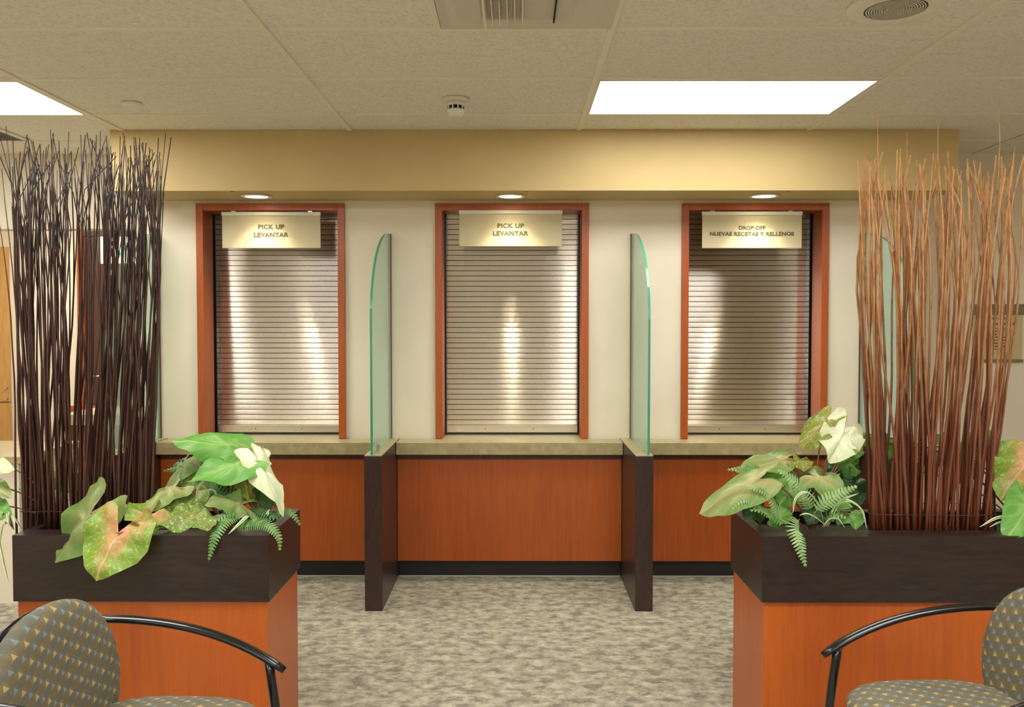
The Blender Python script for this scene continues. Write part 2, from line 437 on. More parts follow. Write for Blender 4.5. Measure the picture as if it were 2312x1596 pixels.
# fluorescent light panels, with unseen ones added to light the room
def light_panel(x0, y0, label, group=None, m='panel'):
    x1, y1 = x0+1.2, y0+.61
    t = thing('ceiling_light_panel', ((x0+x1)/2, (y0+y1)/2, ZC), label, 'ceiling light', group)
    a = .0125; b = .024
    f = MB()
    f.box(x0+a, x1-a, y0+a, y0+b, ZC-.001, ZC+.005); f.box(x0+a, x1-a, y1-b, y1-a, ZC-.001, ZC+.005)
    f.box(x0+a, x0+b, y0+b, y1-b, ZC-.001, ZC+.005); f.box(x1-b, x1-a, y0+b, y1-b, ZC-.001, ZC+.005)
    f.build('frame', M['white'], t)
    MB().box(x0+b, x1-b, y0+b, y1-b, ZC+.001, ZC+.004).build('diffuser', M[m], t)
light_panel(.33, 3.66, 'long lit fluorescent panel in the ceiling right of the smoke detector', 'lit ceiling panels', 'panel_dim')
light_panel(.33-3.6, 3.66, 'lit fluorescent panel in the ceiling cut by the left picture edge', 'lit ceiling panels')
light_panel(.33, 1.22, 'added lit ceiling panel ahead of the viewpoint to the right, above the picture', 'ceiling panels of the waiting area')  # added out of view to light floor and wall
light_panel(.33, -1.22, 'added lit ceiling panel behind the viewpoint to the right, outside the picture', 'ceiling panels of the waiting area')  # unseen panel added as fill from behind
light_panel(.33-3.6, -2.44, 'added lit ceiling panel behind the viewpoint to the left, outside the picture', 'ceiling panels of the waiting area')  # unseen, added for general room light
light_panel(.33-3.6, -.61, 'added lit ceiling panel above the viewpoint to the left, outside the picture', 'ceiling panels of the waiting area')  # added unseen fill on the left side
light_panel(.33-1.2, -1.83, 'added lit ceiling panel farthest behind the viewpoint, outside the picture', 'ceiling panels of the waiting area')  # unseen panel added to raise the ambient light
light_panel(.33-2.4, 2.03-.2, 'added lit ceiling panel just above the top edge of the picture, left of the air diffuser', 'ceiling panels of the waiting area')  # added unseen panel, placed to brighten the left shutter
light_panel(.33+2.4, 1.22, 'added lit ceiling panel at the far right of the waiting area, outside the picture', 'ceiling panels of the waiting area')  # unseen panel added to fill the right side
light_panel(.33-3.6-.61, 6.1, 'lit ceiling panel inside the passage behind the left opening', 'ceiling panels of the waiting area')

# ceiling fittings
def vane_diffuser():
    x0, x1, y0, y1 = -.255, .327, 2.454, 3.036
    t = thing('air_supply_diffuser', ((x0+x1)/2, (y0+y1)/2, ZC), 'square white air diffuser with louvres at the top picture edge', 'air vent')
    p = MB(); z = ZC-.001
    cx, cy = (x0+x1)/2, (y0+y1)/2
    # shallow pressed pan: outer flange, sloped ring, inner plate
    ring = [(0, 0), (.03, 0), (.06, -.012), (.14, -.016), (.15, -.010)]
    b = len(p.v)
    for d, h in ring:
        for sx, sy in ((x0+d, y0+d), (x1-d, y0+d), (x1-d, y1-d), (x0+d, y1-d)): p.v.append(Vector((sx, sy, z+h)))
    for i in range(len(ring)-1):
        for k in range(4):
            k2 = (k+1) % 4; p.face((b+i*4+k, b+i*4+k2, b+(i+1)*4+k2, b+(i+1)*4+k))
    p.face([b+(len(ring)-1)*4+k for k in range(4)])
    p.build('pan', M['grille_white'], t, recalc=False)
    for k in range(6):
        v = MB(); vx = x0+.155 + k*.024
        wv = .010 if k else .018
        v.prism([(vx-wv/2, z-.014), (vx+wv/2, z-.014), (vx+wv*.15, z-.040), (vx-wv*.15, z-.040)], 'y', y0+.16, y1-.145 + (0.03 if k == 0 else 0))
        v.build('louvre_blade', M['white'], t, bevel=.001)
    MB().box(x1-.205, x1-.200, y0+.16, y1-.12, z-.022, z-.0135).build('slot', M['dark'], t)
vane_diffuser()
# round speaker
sc_ = at(2022, 24, 2.84); sx, sy = sc_.x, 2.84
t = thing('ceiling_speaker', (sx, sy, ZC+.006), 'round flush ceiling speaker with perforated grey centre, top right', 'speaker')
MB().lathe([(.150, 0), (.150, -.006), (.140, -.012), (.098, -.014), (.094, -.008)], (sx, sy, ZC+.006), 48).build('bezel', M['tbar'], t)
gp = [(.0001, -.010)]
for k in range(1, 24): gp += [(.004*k-.0010, -.010), (.004*k-.0008, -.0135 if k % 2 else -.009), (.004*k+.0022, -.0135 if k % 2 else -.009)]
MB().lathe(gp, (sx, sy, ZC+.006), 48, smooth=False).build('speaker_grille', mat('speaker_grey', (214, 208, 194), .6), t)
# sprinkler cover
sp_ = at(298, 238, 4.05)
MB_o = MB().lathe([(.0001, -.008), (.040, -.008), (.047, -.005), (.047, -.002), (.045, 0)], (sp_.x, 4.05, ZC+.005), 32).build('sprinkler_cover', M['white'], None, origin=(sp_.x, 4.05, ZC+.005))
tag(MB_o, 'small white round sprinkler cover plate on the ceiling at left', 'sprinkler cover')
# smoke detector
dx, dy = -.272, 3.98
t = thing('smoke_detector', (dx, dy, ZC+.006), 'white round smoke detector hanging below the ceiling above the middle window', 'smoke detector')
zb = ZC+.005
MB().lathe([(.060, 0), (.060, -.008), (.052, -.014), (.0001, -.014)], (dx, dy, zb), 32).build('base_plate', M['white'], t)
MB().lathe([(.040, -.014), (.041, -.034), (.0001, -.034)], (dx, dy, zb), 32).build('collar', M['white'], t)
MB().lathe([(.036, -.034), (.036, -.050), (.0001, -.050)], (dx, dy, zb), 32).build('sensing_slot', M['dark'], t)
rb = MB()
for k in range(10):
    th = 2*PI*k/10; rb.tube([(dx+.0375*math.cos(th), dy+.0375*math.sin(th), zb-.033), (dx+.0375*math.cos(th), dy+.0375*math.sin(th), zb-.051)], .0035, 5)
rb.build('slot_rib', M['white'], t)
MB().lathe([(.040, -.050), (.040, -.058), (.032, -.075), (.022, -.082), (.0001, -.083)], (dx, dy, zb), 32).build('cap', M['white'], t)
# return air grille, top left
rx0, rx1, ry0, ry1 = -3.30, -2.68, 4.285, 4.865
t = thing('return_air_grille', ((rx0+rx1)/2, (ry0+ry1)/2, ZC), 'grey return air grille in the ceiling at the left picture edge', 'air vent')
f = MB().box(rx0, rx1, ry0, ry0+.02, ZC-.002, ZC+.005).box(rx0, rx1, ry1-.02, ry1, ZC-.002, ZC+.005).box(rx0, rx0+.02, ry0+.02, ry1-.02, ZC-.002, ZC+.005).box(rx1-.03, rx1, ry0+.02, ry1-.02, ZC-.002, ZC+.005)
f.build('frame', M['white'], t)
f = MB()
for k in range(26): f.box(rx0+.02, rx1-.03, ry0+.025+k*.0205, ry0+.033+k*.0205, ZC-.001, ZC+.004)
f.build('louvres', mat('grille_grey', (112, 106, 92), .6), t)

# ------------------------------------------------------------------ service windows, shutters, signs
def casing(i, x0, x1, lab):
    c = .040; pr = .018
    t = thing('window_%d' % i, ((x0+x1)/2, YW, ZO0), lab, None); t['kind'] = 'structure'
    f = MB()
    ya, yb = YW-pr, YW+.145
    zt = ZO1
    MB().box(x0-c, x0, ya, yb, ZO0+.001, zt+c).build('jamb', M['cherry'], t, bevel=.002)
    MB().box(x1, x1+c, ya, yb, ZO0+.001, zt+c).build('jamb', M['cherry'], t, bevel=.002)
    MB().box(x0, x1, ya, yb, zt, zt+c).build('head_casing', M['cherry'], t, bevel=.002)
    MB().box(x0, x1, YW-.02, YW+.33, ZO0-.07, ZO0-.0005).build('window_sill', M['counter'], t)
labs = ['cherry wood window frame at left', 'cherry wood window frame in the middle', 'cherry wood window frame at right']
def shutter(x0, x1, label):
    Y0 = 5.165
    t = thing('roll_shutter', ((x0+x1)/2, Y0, ZO0), label, 'shutter', 'closed roll-down shutters')
    gx = .028
    pitch = .0304; ch = .0268; n = 9; A = R(5); Rr = (ch/2)/math.sin(A)
    c = MB(); z = ZO0+.058; k = 0
    uv = []
    while z + pitch < 2.22:
        b = len(c.v)
        for j in range(n+1):
            a = -A + 2*A*j/n
            yy = Y0 - (Rr*math.cos(a) - Rr*math.cos(A)); zz = z + ch/2 + Rr*math.sin(a)
            c.v.append(Vector((x0+.002, yy, zz))); c.v.append(Vector((x1-.002, yy, zz))); uv += [(zz, x0), (zz, x1)]
        for j in range(n): c.face((b+2*j, b+2*j+1, b+2*j+3, b+2*j+2), True)
        z += pitch
    o = c.build('slat_curtain', M['shutter'], t, recalc=False, uvs=uv)
    MB().box(x0+.002, x1-.002, Y0+.003, Y0+.006, ZO0+.05, 2.22).build('curtain_backing', M['dark'], t)
    bb = MB().box(x0+.002, x1-.002, Y0-.010, Y0+.002, ZO0+.012, ZO0+.056)
    bt = bb.build('bottom_bar', M['bar_metal'], t, bevel=.002)
    MB().box(x0+.002, x1-.002, Y0-.022, Y0-.010, ZO0+.050, ZO0+.055).build('bar_lip', M['bar_metal'], bt)
    MB().box(x0+.002, x1-.002, Y0-.006, Y0+.002, ZO0+.0005, ZO0+.012).build('rubber_seal', M['black_rubber'], t)
    for xx in (x0+.3*(x1-x0), x0+.66*(x1-x0)):
        MB().tube([(xx, Y0-.0125, ZO0+.034), (xx, Y0-.0095, ZO0+.034)], .003, 8).build('screw', M['dark'], t)
    MB().box(x0-.012, x0+.010, Y0-.032, Y0+.03, ZO0+.0005, 2.22).build('guide_rail', M['black_metal'], t)
    MB().box(x1-.010, x1+.012, Y0-.032, Y0+.03, ZO0+.0005, 2.22).build('guide_rail', M['black_metal'], t)
shl = ['closed metal roll-down shutter in the left pick-up window', 'closed metal roll-down shutter in the middle pick-up window', 'closed metal roll-down shutter in the right drop-off window']
for i, (x0, x1, nm) in enumerate(OPEN):
    casing(i+1, x0, x1, labs[i]); shutter(x0, x1, shl[i])

def text(body, x, y, z, w, h, material, parent, name='lettering', bold=.045):
    cu = bpy.data.curves.new(name, 'FONT'); cu.body = body; cu.align_x = 'CENTER'; cu.align_y = 'BOTTOM_BASELINE'
    cu.size = 1; cu.extrude = .02; cu.offset = bold; cu.space_character = 1.08
    o = bpy.data.objects.new(name, cu); COL.objects.link(o); bpy.context.view_layer.update()
    dx_, dy_ = o.dimensions.x, o.dimensions.y
    dg = bpy.context.evaluated_depsgraph_get(); me = bpy.data.meshes.new_from_object(o.evaluated_get(dg))
    bpy.data.objects.remove(o)
    zmin = min(v.co.y for v in me.vertices); xm = (min(v.co.x for v in me.vertices)+max(v.co.x for v in me.vertices))/2
    P = Vector((0,0,0)); p = parent
    while p is not None: P += p.location; p = p.parent
    for v in me.vertices:
        c = v.co; v.co = Vector((x + (c.x-xm)*w/dx_, y - c.z*.03, z + (c.y-zmin)*h/dy_)) - P
    me.materials.clear(); me.materials.append(material)
    o = bpy.data.objects.new(name, me); COL.objects.link(o); o.parent = parent
    return o
def sign(pxl, pxr, pyt, pyb, lines, label):
    Ys = 4.950
    a = at(pxl, pyt, Ys); b = at(pxr, pyb, Ys)
    x0, x1, zt, zb_ = a.x, b.x, a.z, b.z
    t = thing('hanging_sign', ((x0+x1)/2, Ys, zt), label, 'sign', 'signs over the service windows')
    MB().box(x0, x1, Ys, Ys+.012, zb_, zt-.020).build('sign_plate', M['sign'], t, bevel=.0015)
    MB().box(x0-.002, x1+.002, Ys-.006, Ys+.018, zt-.022, zt-.002).build('mounting_rail', M['white'], t, bevel=.002)
    for xx in (x0+.06, x1-.06):
        MB().box(xx-.012, xx+.012, Ys+.012, Ys+.018, zt-.03, ZO1+.0005).build('hanger', M['steel'], t)
    for s_, cx, cy_b, wpx, hpx in lines:
        p = at(cx, cy_b, Ys); text(s_, p.x, Ys-.0012, p.z, wpx*Ys/F_PX, hpx*Ys/F_PX, M['letter'], t)
sign(501, 723.5, 478, 560, [('PICK UP', 612.5, 517, 59, 10), ('LEVANTAR', 612.5, 535, 78, 10)], 'tan sign reading PICK UP LEVANTAR over the left window')
sign(1037, 1269, 474, 556, [('PICK UP', 1153, 515, 60, 10.5), ('LEVANTAR', 1153, 532, 80, 10.5)], 'tan sign reading PICK UP LEVANTAR over the middle window')
sign(1586, 1810, 477, 560, [('DROP OFF', 1698, 519, 60, 9), ('NUEVAS RECETAS Y RELLENOS', 1697.5, 532.5, 189, 9)], 'tan sign reading DROP OFF NUEVAS RECETAS Y RELLENOS over the right window')

# wall plaque at the right
PX0, PX1 = 2.725, 3.045
t = thing('wall_plaque', (2.885, YR, 1.2), 'tan notice plaque with olive header bar on the right wall behind the twigs', 'sign')
MB().box(PX0+.012, PX1-.012, YR-.006, YR, 1.215, 1.49).build('plate', M['plaque'], t)
MB().box(PX0, PX1, YR-.014, YR, 1.484, 1.548).build('header_bar', M['plaque_bar'], t, bevel=.001)
MB().box(PX0+.004, PX1-.008, YR-.016, YR, 1.200, 1.218).build('bottom_bar', M['plaque_bar'], t, bevel=.001)
wr = MB(); rr = random.Random(3)
for k, (z, hw, hh) in enumerate([(1.462, .05, .006), (1.430, .115, .006), (1.402, .05, .004), (1.386, .05, .004), (1.368, .06, .004), (1.35, .05, .004), (1.332, .055, .004), (1.314, .04, .004), (1.296, .05, .004), (1.278, .055, .004)]):
    x = 2.885-hw
    while x < 2.885+hw:
        w_ = rr.uniform(.006, .02); wr.box(x, min(x+w_, 2.885+hw), YR-.0072, YR-.006, z-hh, z+hh); x += w_+.005
wr.build('lettering', M['letter'], t)
wr = MB()
for z, hw in ((1.526, .06), (1.502, .09)):
    x = 2.885-hw
    while x < 2.885+hw: w_ = rr.uniform(.008, .02); wr.box(x, x+w_, YR-.0155, YR-.014, z-.004, z+.004); x += w_+.005
wr.build('lettering', mat('plaque_letter', (84, 76, 56), .6), t)

# ------------------------------------------------------------------ dividers and counter
DIV = [(-2.035, -2.080, -1.992), (-.716, -.752, -.664), (.658, .592, .680), (1.958, 1.915, 2.003)]   # glass x, base x0, x1
dlab = ['leftmost glass divider on dark base, behind the dark twigs', 'glass divider on dark base left of the middle window', 'glass divider on dark base right of the middle window', 'rightmost glass divider, behind the red brown twigs']
YG0, YD0 = 4.29, 4.31
for (gx, b0, b1), lb in zip(DIV, dlab):
    t = thing('counter_divider', ((b0+b1)/2, YD0, 0), lb, 'divider', 'curved glass dividers along the counter')
    MB().box(b0, b1, YD0-.012, YW, 0.001, ZO0).build('base_panel', M['wenge_v'], t, bevel=.002)
    MB().box(b0+.001, b1-.001, YD0-.011, YW, ZO0, ZO0+.0025).build('top_cap', M['counter'], t)
    z0 = ZO0+.003
    prof = [(YW-.004, z0), (YD0+.004, z0), (YD0+.0, 1.45)]
    for k in range(1, 15):
        a = PI/2*k/14; prof.append((YW-.004 - .656*math.cos(a), 1.45 + .487*math.sin(a)))
    th = .012
    n = len(prof); g = MB()
    g.prism(prof, 'x', gx-th/2, gx+th/2)
    # faces: n sides then two caps ; polished rim gets the green edge
    fm = [1]*n + [0, 0]
    gp_ = g.build('glass_panel', M['glass'], t, mats=[M['glass'], M['glass_edge']], fmat=fm)
    MB().box(gx-.009, gx-.0062, YW-.016, YW-.001, z0, 1.94).box(gx+.0062, gx+.009, YW-.016, YW-.001, z0, 1.94).build('wall_channel', mat('bronze_channel', (92, 62, 44), .4, .6), t)
    MB().box(gx+.0062, gx+.016, YG0+.13, YG0+.18, z0, z0+.035).build('glass_clip', M['steel'], t)
SEG = [(-1.990, -.754, 'left section of the pharmacy counter with cherry front, below the left window'),
       (-.662, .590, 'middle section of the pharmacy counter with cherry front, between the dividers'),
       (.682, 1.913, 'right section of the pharmacy counter with cherry front, below the drop-off window')]
for x0, x1, lb in SEG:
    t = thing('service_counter', ((x0+x1)/2, 4.9, 0), lb, 'counter', 'sections of the pharmacy counter')
    MB().box(x0, x1, 4.795, YW-.021, ZO0-.068, ZO0).build('worktop', M['counter'], t, bevel=.002)
    MB().box(x0, x1, 4.86, YW-.021, .100, ZO0-.068).build('front_panel', M['cherry'], t)
    MB().box(x0, x1, 4.845, 4.86, ZO0-.098, ZO0-.0685).build('shadow_strip', M['dark_wood_far'], t)  # dark strip painted in for the shade under the worktop
    MB().box(x0, x1, 4.905, YW-.021, .006, .0995).build('toe_kick', M['black_rubber'], t)
    MB().box(x0, x1, 4.898, YW-.021, .0005, .006).build('kick_edge', M['kick_line'], t)
struct('baseboard_right', MB().box(2.33, XRr, YR-.012, YR, .001, .10), M['black_rubber'])

# ------------------------------------------------------------------ passage at the left
def far_door():
    s = F_PX/7.27
    t = thing('door_1', (-3.3, YF-.03, 0), 'dark brown door with a lit window at the end of the passage', None); t['kind'] = 'structure'
    x0 = at(177, 700, 7.27).x; x1 = x0+1.0; zt = at(200, 521, 7.27).z
    MB().box(x0, x0+.055, YF-.05, YF-.001, 0.001, zt).build('door_frame', M['cherry'], t)
    MB().box(x1-.05, x1, YF-.05, YF-.001, 0.001, zt).build('door_frame', M['cherry'], t)
    MB().box(x0+.055, x1-.05, YF-.05, YF-.001, zt-.045, zt).build('door_frame', M['dark_wood_far'], t)
    wx0, wx1 = at(222, 560, 7.27).x, x1-.12; wz0, wz1 = at(240, 595, 7.27).z, at(240, 534, 7.27).z
    d = MB().box(x0+.057, wx0, YF-.035, YF-.001, .002, zt-.046).box(wx1, x1-.052, YF-.035, YF-.001, .002, zt-.046)
    d.box(wx0, wx1, YF-.035, YF-.001, .002, wz0); d.box(wx0, wx1, YF-.035, YF-.001, wz1, zt-.046)
    d.build('door_leaf', M['dark_wood_far'], t)
    MB().box(wx0, wx1, YF-.02, YF-.012, wz0, wz1).build('window_pane', M['lit_glass'], t)
    bl = MB(); k = wx0+.01
    while k < wx1-.02: bl.box(k, k+.007, YF-.026, YF-.022, wz0, wz1-.004); k += .035
    bl.build('blind', M['desk_edge'], t)
    MB().tube([(x0+.12, YF-.09, 1.0), (x0+.24, YF-.09, 1.0)], .01, 8).tube([(x0+.12, YF-.09, 1.0), (x0+.12, YF-.03, 1.0)], .008, 8).build('door_handle', M['steel'], t)
far_door()
def split_door():
    Yc = 7.26; x1 = at(17, 700, Yc).x; x0 = x1-.86; zt = at(10, 557, Yc).z; zs = at(10, 908, Yc).z
    t = thing('door_2', ((x0+x1)/2, Yc, 0), 'honey coloured split wooden door in the passage, at the left picture edge', None); t['kind'] = 'structure'
    for z0, z1, hz in ((zs+.004, zt, zs+.03), (.004, zs-.004, zs+.12)):
        d = MB().box(max(x0, XL+.004), x1, Yc, YF-.001, z0, z1).build('door_leaf', M['gold_wood'], t, bevel=.001)
        MB().tube([(x1-.02, Yc-.0005, hz), (x1-.02, Yc-.02, hz)], .012, 10).build('door_knob', M['steel'], t)
split_door()
def far_desk():
    Yd = 6.0; x0 = at(132, 935, Yd).x; x1 = -2.5; zt = at(150, 936, Yd).z; zb_ = at(150, 960, Yd).z
    t = thing('passage_desk', ((x0+x1)/2, Yd+.3, 0), 'brown desk with pale top edge seen through the dark twigs', 'desk')
    MB().box(x0, x1, Yd, Yd+.6, zb_, zt).build('desktop', M['desk_edge'], t, bevel=.002)
    MB().box(x0+.06, x1-.02, Yd+.04, Yd+.58, 0.001, zb_).build('pedestal', M['brown_wood'], t)
    # chair behind it
    c = thing('wooden_chair', (-3.05, 6.85, 0), 'orange wood chair behind the brown desk, only its back rail showing', 'chair')
    zr0, zr1 = at(160, 930, 6.95).z, at(160, 916, 6.95).z; xa = at(147, 920, 6.95).x
    MB().box(xa, xa+.42, 6.95, 6.975, zr0, zr1).build('top_rail', M['cherry'], c, bevel=.004)
    MB().box(xa+.01, xa+.41, 6.66, 6.95, .43, .46).build('seat', M['cherry'], c, bevel=.004)
    for lx in (xa+.02, xa+.38):
        MB().box(lx, lx+.025, 6.95, 6.975, 0.001, zr0).build('leg', M['cherry'], c)
        MB().box(lx, lx+.025, 6.67, 6.695, 0.001, .43).build('leg', M['cherry'], c)
far_desk()
# low desk at the very left
t = thing('reception_desk', (-3.2, 4.7, 0), 'white fronted low desk at the left edge behind the planter', 'desk')
zd = at(5, 1030, 4.4).z
MB().box(-3.9, -2.50, 4.38, 5.0, zd-.035, zd).build('desktop', M['counter'], t, bevel=.002)
MB().box(-3.87, -2.53, 4.41, 4.98, .001, zd-.035).build('body', M['wall'], t)

# ------------------------------------------------------------------ planters
def planter(x0, x1, y0, y1, label):
    zt, hh = .741, .216
    t = thing('planter_box', ((x0+x1)/2, (y0+y1)/2, 0), label, 'planter', 'dark trimmed cherry planters')
    fr, sd = .085, .035
    f = MB()
    f.box(x0, x1, y0, y0+fr, zt-hh, zt); f.box(x0, x1, y1-sd, y1, zt-hh, zt)
    f.box(x0, x0+sd, y0+fr, y1-sd, zt-hh, zt); f.box(x1-sd, x1, y0+fr, y1-sd, zt-hh, zt)
    f.build('trim_band', M['wenge'], t)
    MB().box(x0+sd, x1-sd, y0+fr, y1-sd, zt-.10, zt-.045).build('moss', M['soil'], t)
    MB().box(x0+.010, x1-.010, y0+.010, y1-.008, .001, zt-hh).build('cabinet', M['cherry'], t)
YP0, YP1 = 2.80, 3.21
planter(-1.632, -.800, YP0, YP1, 'dark topped cherry planter at left, holding the dark twigs')
planter(.795, 2.06, YP0, YP1, 'dark topped cherry planter at right, holding the red brown twigs')

# ------------------------------------------------------------------ twigs
def twig(bx, by, z0, waist, zw, top, zt, r0, rt, material, label, group, forks, cut):
    rnd = random
    P0 = Vector((bx, by, z0)); P1 = Vector((waist[0], waist[1], zw)); P2 = Vector((top[0], top[1], zt))
    n = 11; pts = []
    wob = rnd.uniform(-.011, .011); ph = rnd.uniform(0, 6)
    for i in range(n+1):
        t_ = i/n; z = z0 + (zt-z0)*t_; tw = (zw-z0)/(zt-z0)
        if t_ < tw: q = t_/tw; q = q*q*(3-2*q)*.45 + q*.55; p = P0.lerp(P1, q)
        else: q = (t_-tw)/(1-tw); p = P1.lerp(P2, q**1.15)
        p.z = z
        p.x += wob*math.sin(t_*7+ph)*min(1, t_*4) + rnd.uniform(-.0016, .0016); p.y += wob*math.cos(t_*8+ph)
        pts.append(p)
    rad = [r0 + (rt-r0)*(i/n)**1.1 for i in range(n+1)]
    m = MB().tube(pts, rad, 6)
    for (tf, dx, dy_, ln) in forks:
        i = int(tf*n); s = pts[i]; q = []
        for j in range(5):
            u = j/4; q.append(s + Vector((dx*u**.8, dy_*u, ln*u)) + Vector((rnd.uniform(-.002, .002)*u, 0, 0)))
        if q[-1].z > 2.40: continue
        m.tube(q, [rad[i]*.75 + (rt*.7-rad[i]*.75)*u/4 for u in range(5)], 5)
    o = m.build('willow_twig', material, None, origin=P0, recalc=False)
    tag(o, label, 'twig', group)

def cluster(px_bot, px_top_clumps, n, yr, z0, py_waist, py_top, r0, rt, material, label, group, seed, spread, fork_amt, tall=()):
    random.seed(seed)
    for i in range(n):
        by = random.uniform(*yr)
        u = (i+random.uniform(0, 1))/n
        bpx = px_bot[0] + (px_bot[1]-px_bot[0])*u
        bx = at(bpx, 1180, by).x
        # go to the clump whose rank matches, with some crossing
        k = min(len(px_top_clumps)-1, max(0, int(u*len(px_top_clumps) + random.gauss(0, .75))))
        cpx, cw = px_top_clumps[k]
        pw = random.uniform(*py_waist)
        w = at(cpx + random.gauss(0, cw), pw, by)
        ptop = py_top[0] + (py_top[1]-py_top[0])*random.random()**1.0
        tp = at(cpx + random.gauss(0, cw*spread), ptop, by)
        lean = random.gauss(0, .012)
        top = (tp.x, by + random.uniform(-.05, .05)); zt = min(tp.z, 2.41)
        forks = []
        for _ in range(random.choice(fork_amt)):
            tf = random.uniform(.58, .88); ln = (1-tf)*(zt-z0)*random.uniform(.6, 1.0)
            forks.append((tf, random.choice((-1, 1))*random.uniform(.006, .028)*(ln/.35), random.uniform(-.03, .03), ln))
        twig(bx, by, z0, (w.x, by+lean), w.z, top, zt, random.uniform(*r0), random.uniform(*rt), material, label, group, forks, False)
    for (xb, xt, yt) in tall:
        by = (yr[0]+yr[1])/2 + random.uniform(-.04, .04)
        b = at(xb, 1180, by); m_ = at((xb+xt)/2 + random.uniform(-6, 6), 650, by); tp = at(xt, yt, by)
        twig(b.x, by, z0, (m_.x, by), m_.z, (tp.x, by), min(tp.z, 2.42), .0045, .0012, material, label, group, [], False)
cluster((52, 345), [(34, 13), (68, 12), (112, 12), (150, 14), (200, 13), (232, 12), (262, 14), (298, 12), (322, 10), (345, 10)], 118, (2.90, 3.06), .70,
        (420, 640), (300, 400), (.0036, .0060), (.0011, .0020), M['twig_backlit'],
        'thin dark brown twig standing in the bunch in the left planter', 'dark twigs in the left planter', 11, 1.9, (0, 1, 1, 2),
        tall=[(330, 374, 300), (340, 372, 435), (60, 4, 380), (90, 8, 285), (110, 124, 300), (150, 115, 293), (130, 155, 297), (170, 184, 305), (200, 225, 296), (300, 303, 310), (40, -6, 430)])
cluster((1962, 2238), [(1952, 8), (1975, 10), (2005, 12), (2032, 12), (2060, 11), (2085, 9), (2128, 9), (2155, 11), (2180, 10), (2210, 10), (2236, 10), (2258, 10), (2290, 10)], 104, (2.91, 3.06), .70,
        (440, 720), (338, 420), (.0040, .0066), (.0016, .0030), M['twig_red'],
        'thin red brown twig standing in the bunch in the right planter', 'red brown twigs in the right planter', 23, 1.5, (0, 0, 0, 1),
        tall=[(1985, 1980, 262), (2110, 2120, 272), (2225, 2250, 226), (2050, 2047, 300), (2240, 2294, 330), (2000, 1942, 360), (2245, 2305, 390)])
# wire band round the right bunch
o = MB().tube([(1.190, 2.895, .79), (1.30, 2.888, .792), (1.45, 2.885, .79), (1.62, 2.893, .791), (1.655, 2.92, .79), (1.65, 3.08, .79), (1.2, 3.08, .79), (1.185, 2.93, .79), (1.190, 2.895, .79)], .0013, 5).build('tie_wire', M['wenge_v'], None, origin=(1.42, 2.9, .79))
tag(o, 'thin dark wire tied round the foot of the red brown twigs', 'wire')
o = MB().tube([(-1.655, 2.885, .80), (-1.5, 2.878, .802), (-1.3, 2.88, .80), (-1.20, 2.89, .80), (-1.19, 3.08, .80), (-1.64, 3.08, .80), (-1.655, 2.885, .80)], .0012, 5).build('tie_wire', M['wenge_v'], None, origin=(-1.42, 2.9, .8))
tag(o, 'thin dark wire tied round the foot of the dark twigs', 'wire')

# ------------------------------------------------------------------ foliage
def chaikin(pts, it=2):
    for _ in range(it):
        q = [pts[0]]
        for a, b in zip(pts[:-1], pts[1:]):
            q.append((a[0]*.75+b[0]*.25, a[1]*.75+b[1]*.25)); q.append((a[0]*.25+b[0]*.75, a[1]*.25+b[1]*.75))
        q.append(pts[-1]); pts = q
    return pts
def bez(a, b, c, n=8): return [a*(1-t)**2 + b*2*t*(1-t) + c*t*t for t in [i/n for i in range(n+1)]]
def spline(pts, n=6):
    pts = list(pts)
    P = [pts[0]*2-pts[1]] + list(pts) + [pts[-1]*2-pts[-2]]; out = []
    for i in range(1, len(P)-2):
        for k in range(n):
            t = k/n; out.append(.5*((2*P[i]) + (P[i+1]-P[i-1])*t + (2*P[i-1]-5*P[i]+4*P[i+1]-P[i+2])*t*t + (3*P[i]-P[i-1]-3*P[i+1]+P[i+2])*t**3))
    out.append(P[-2]); return out
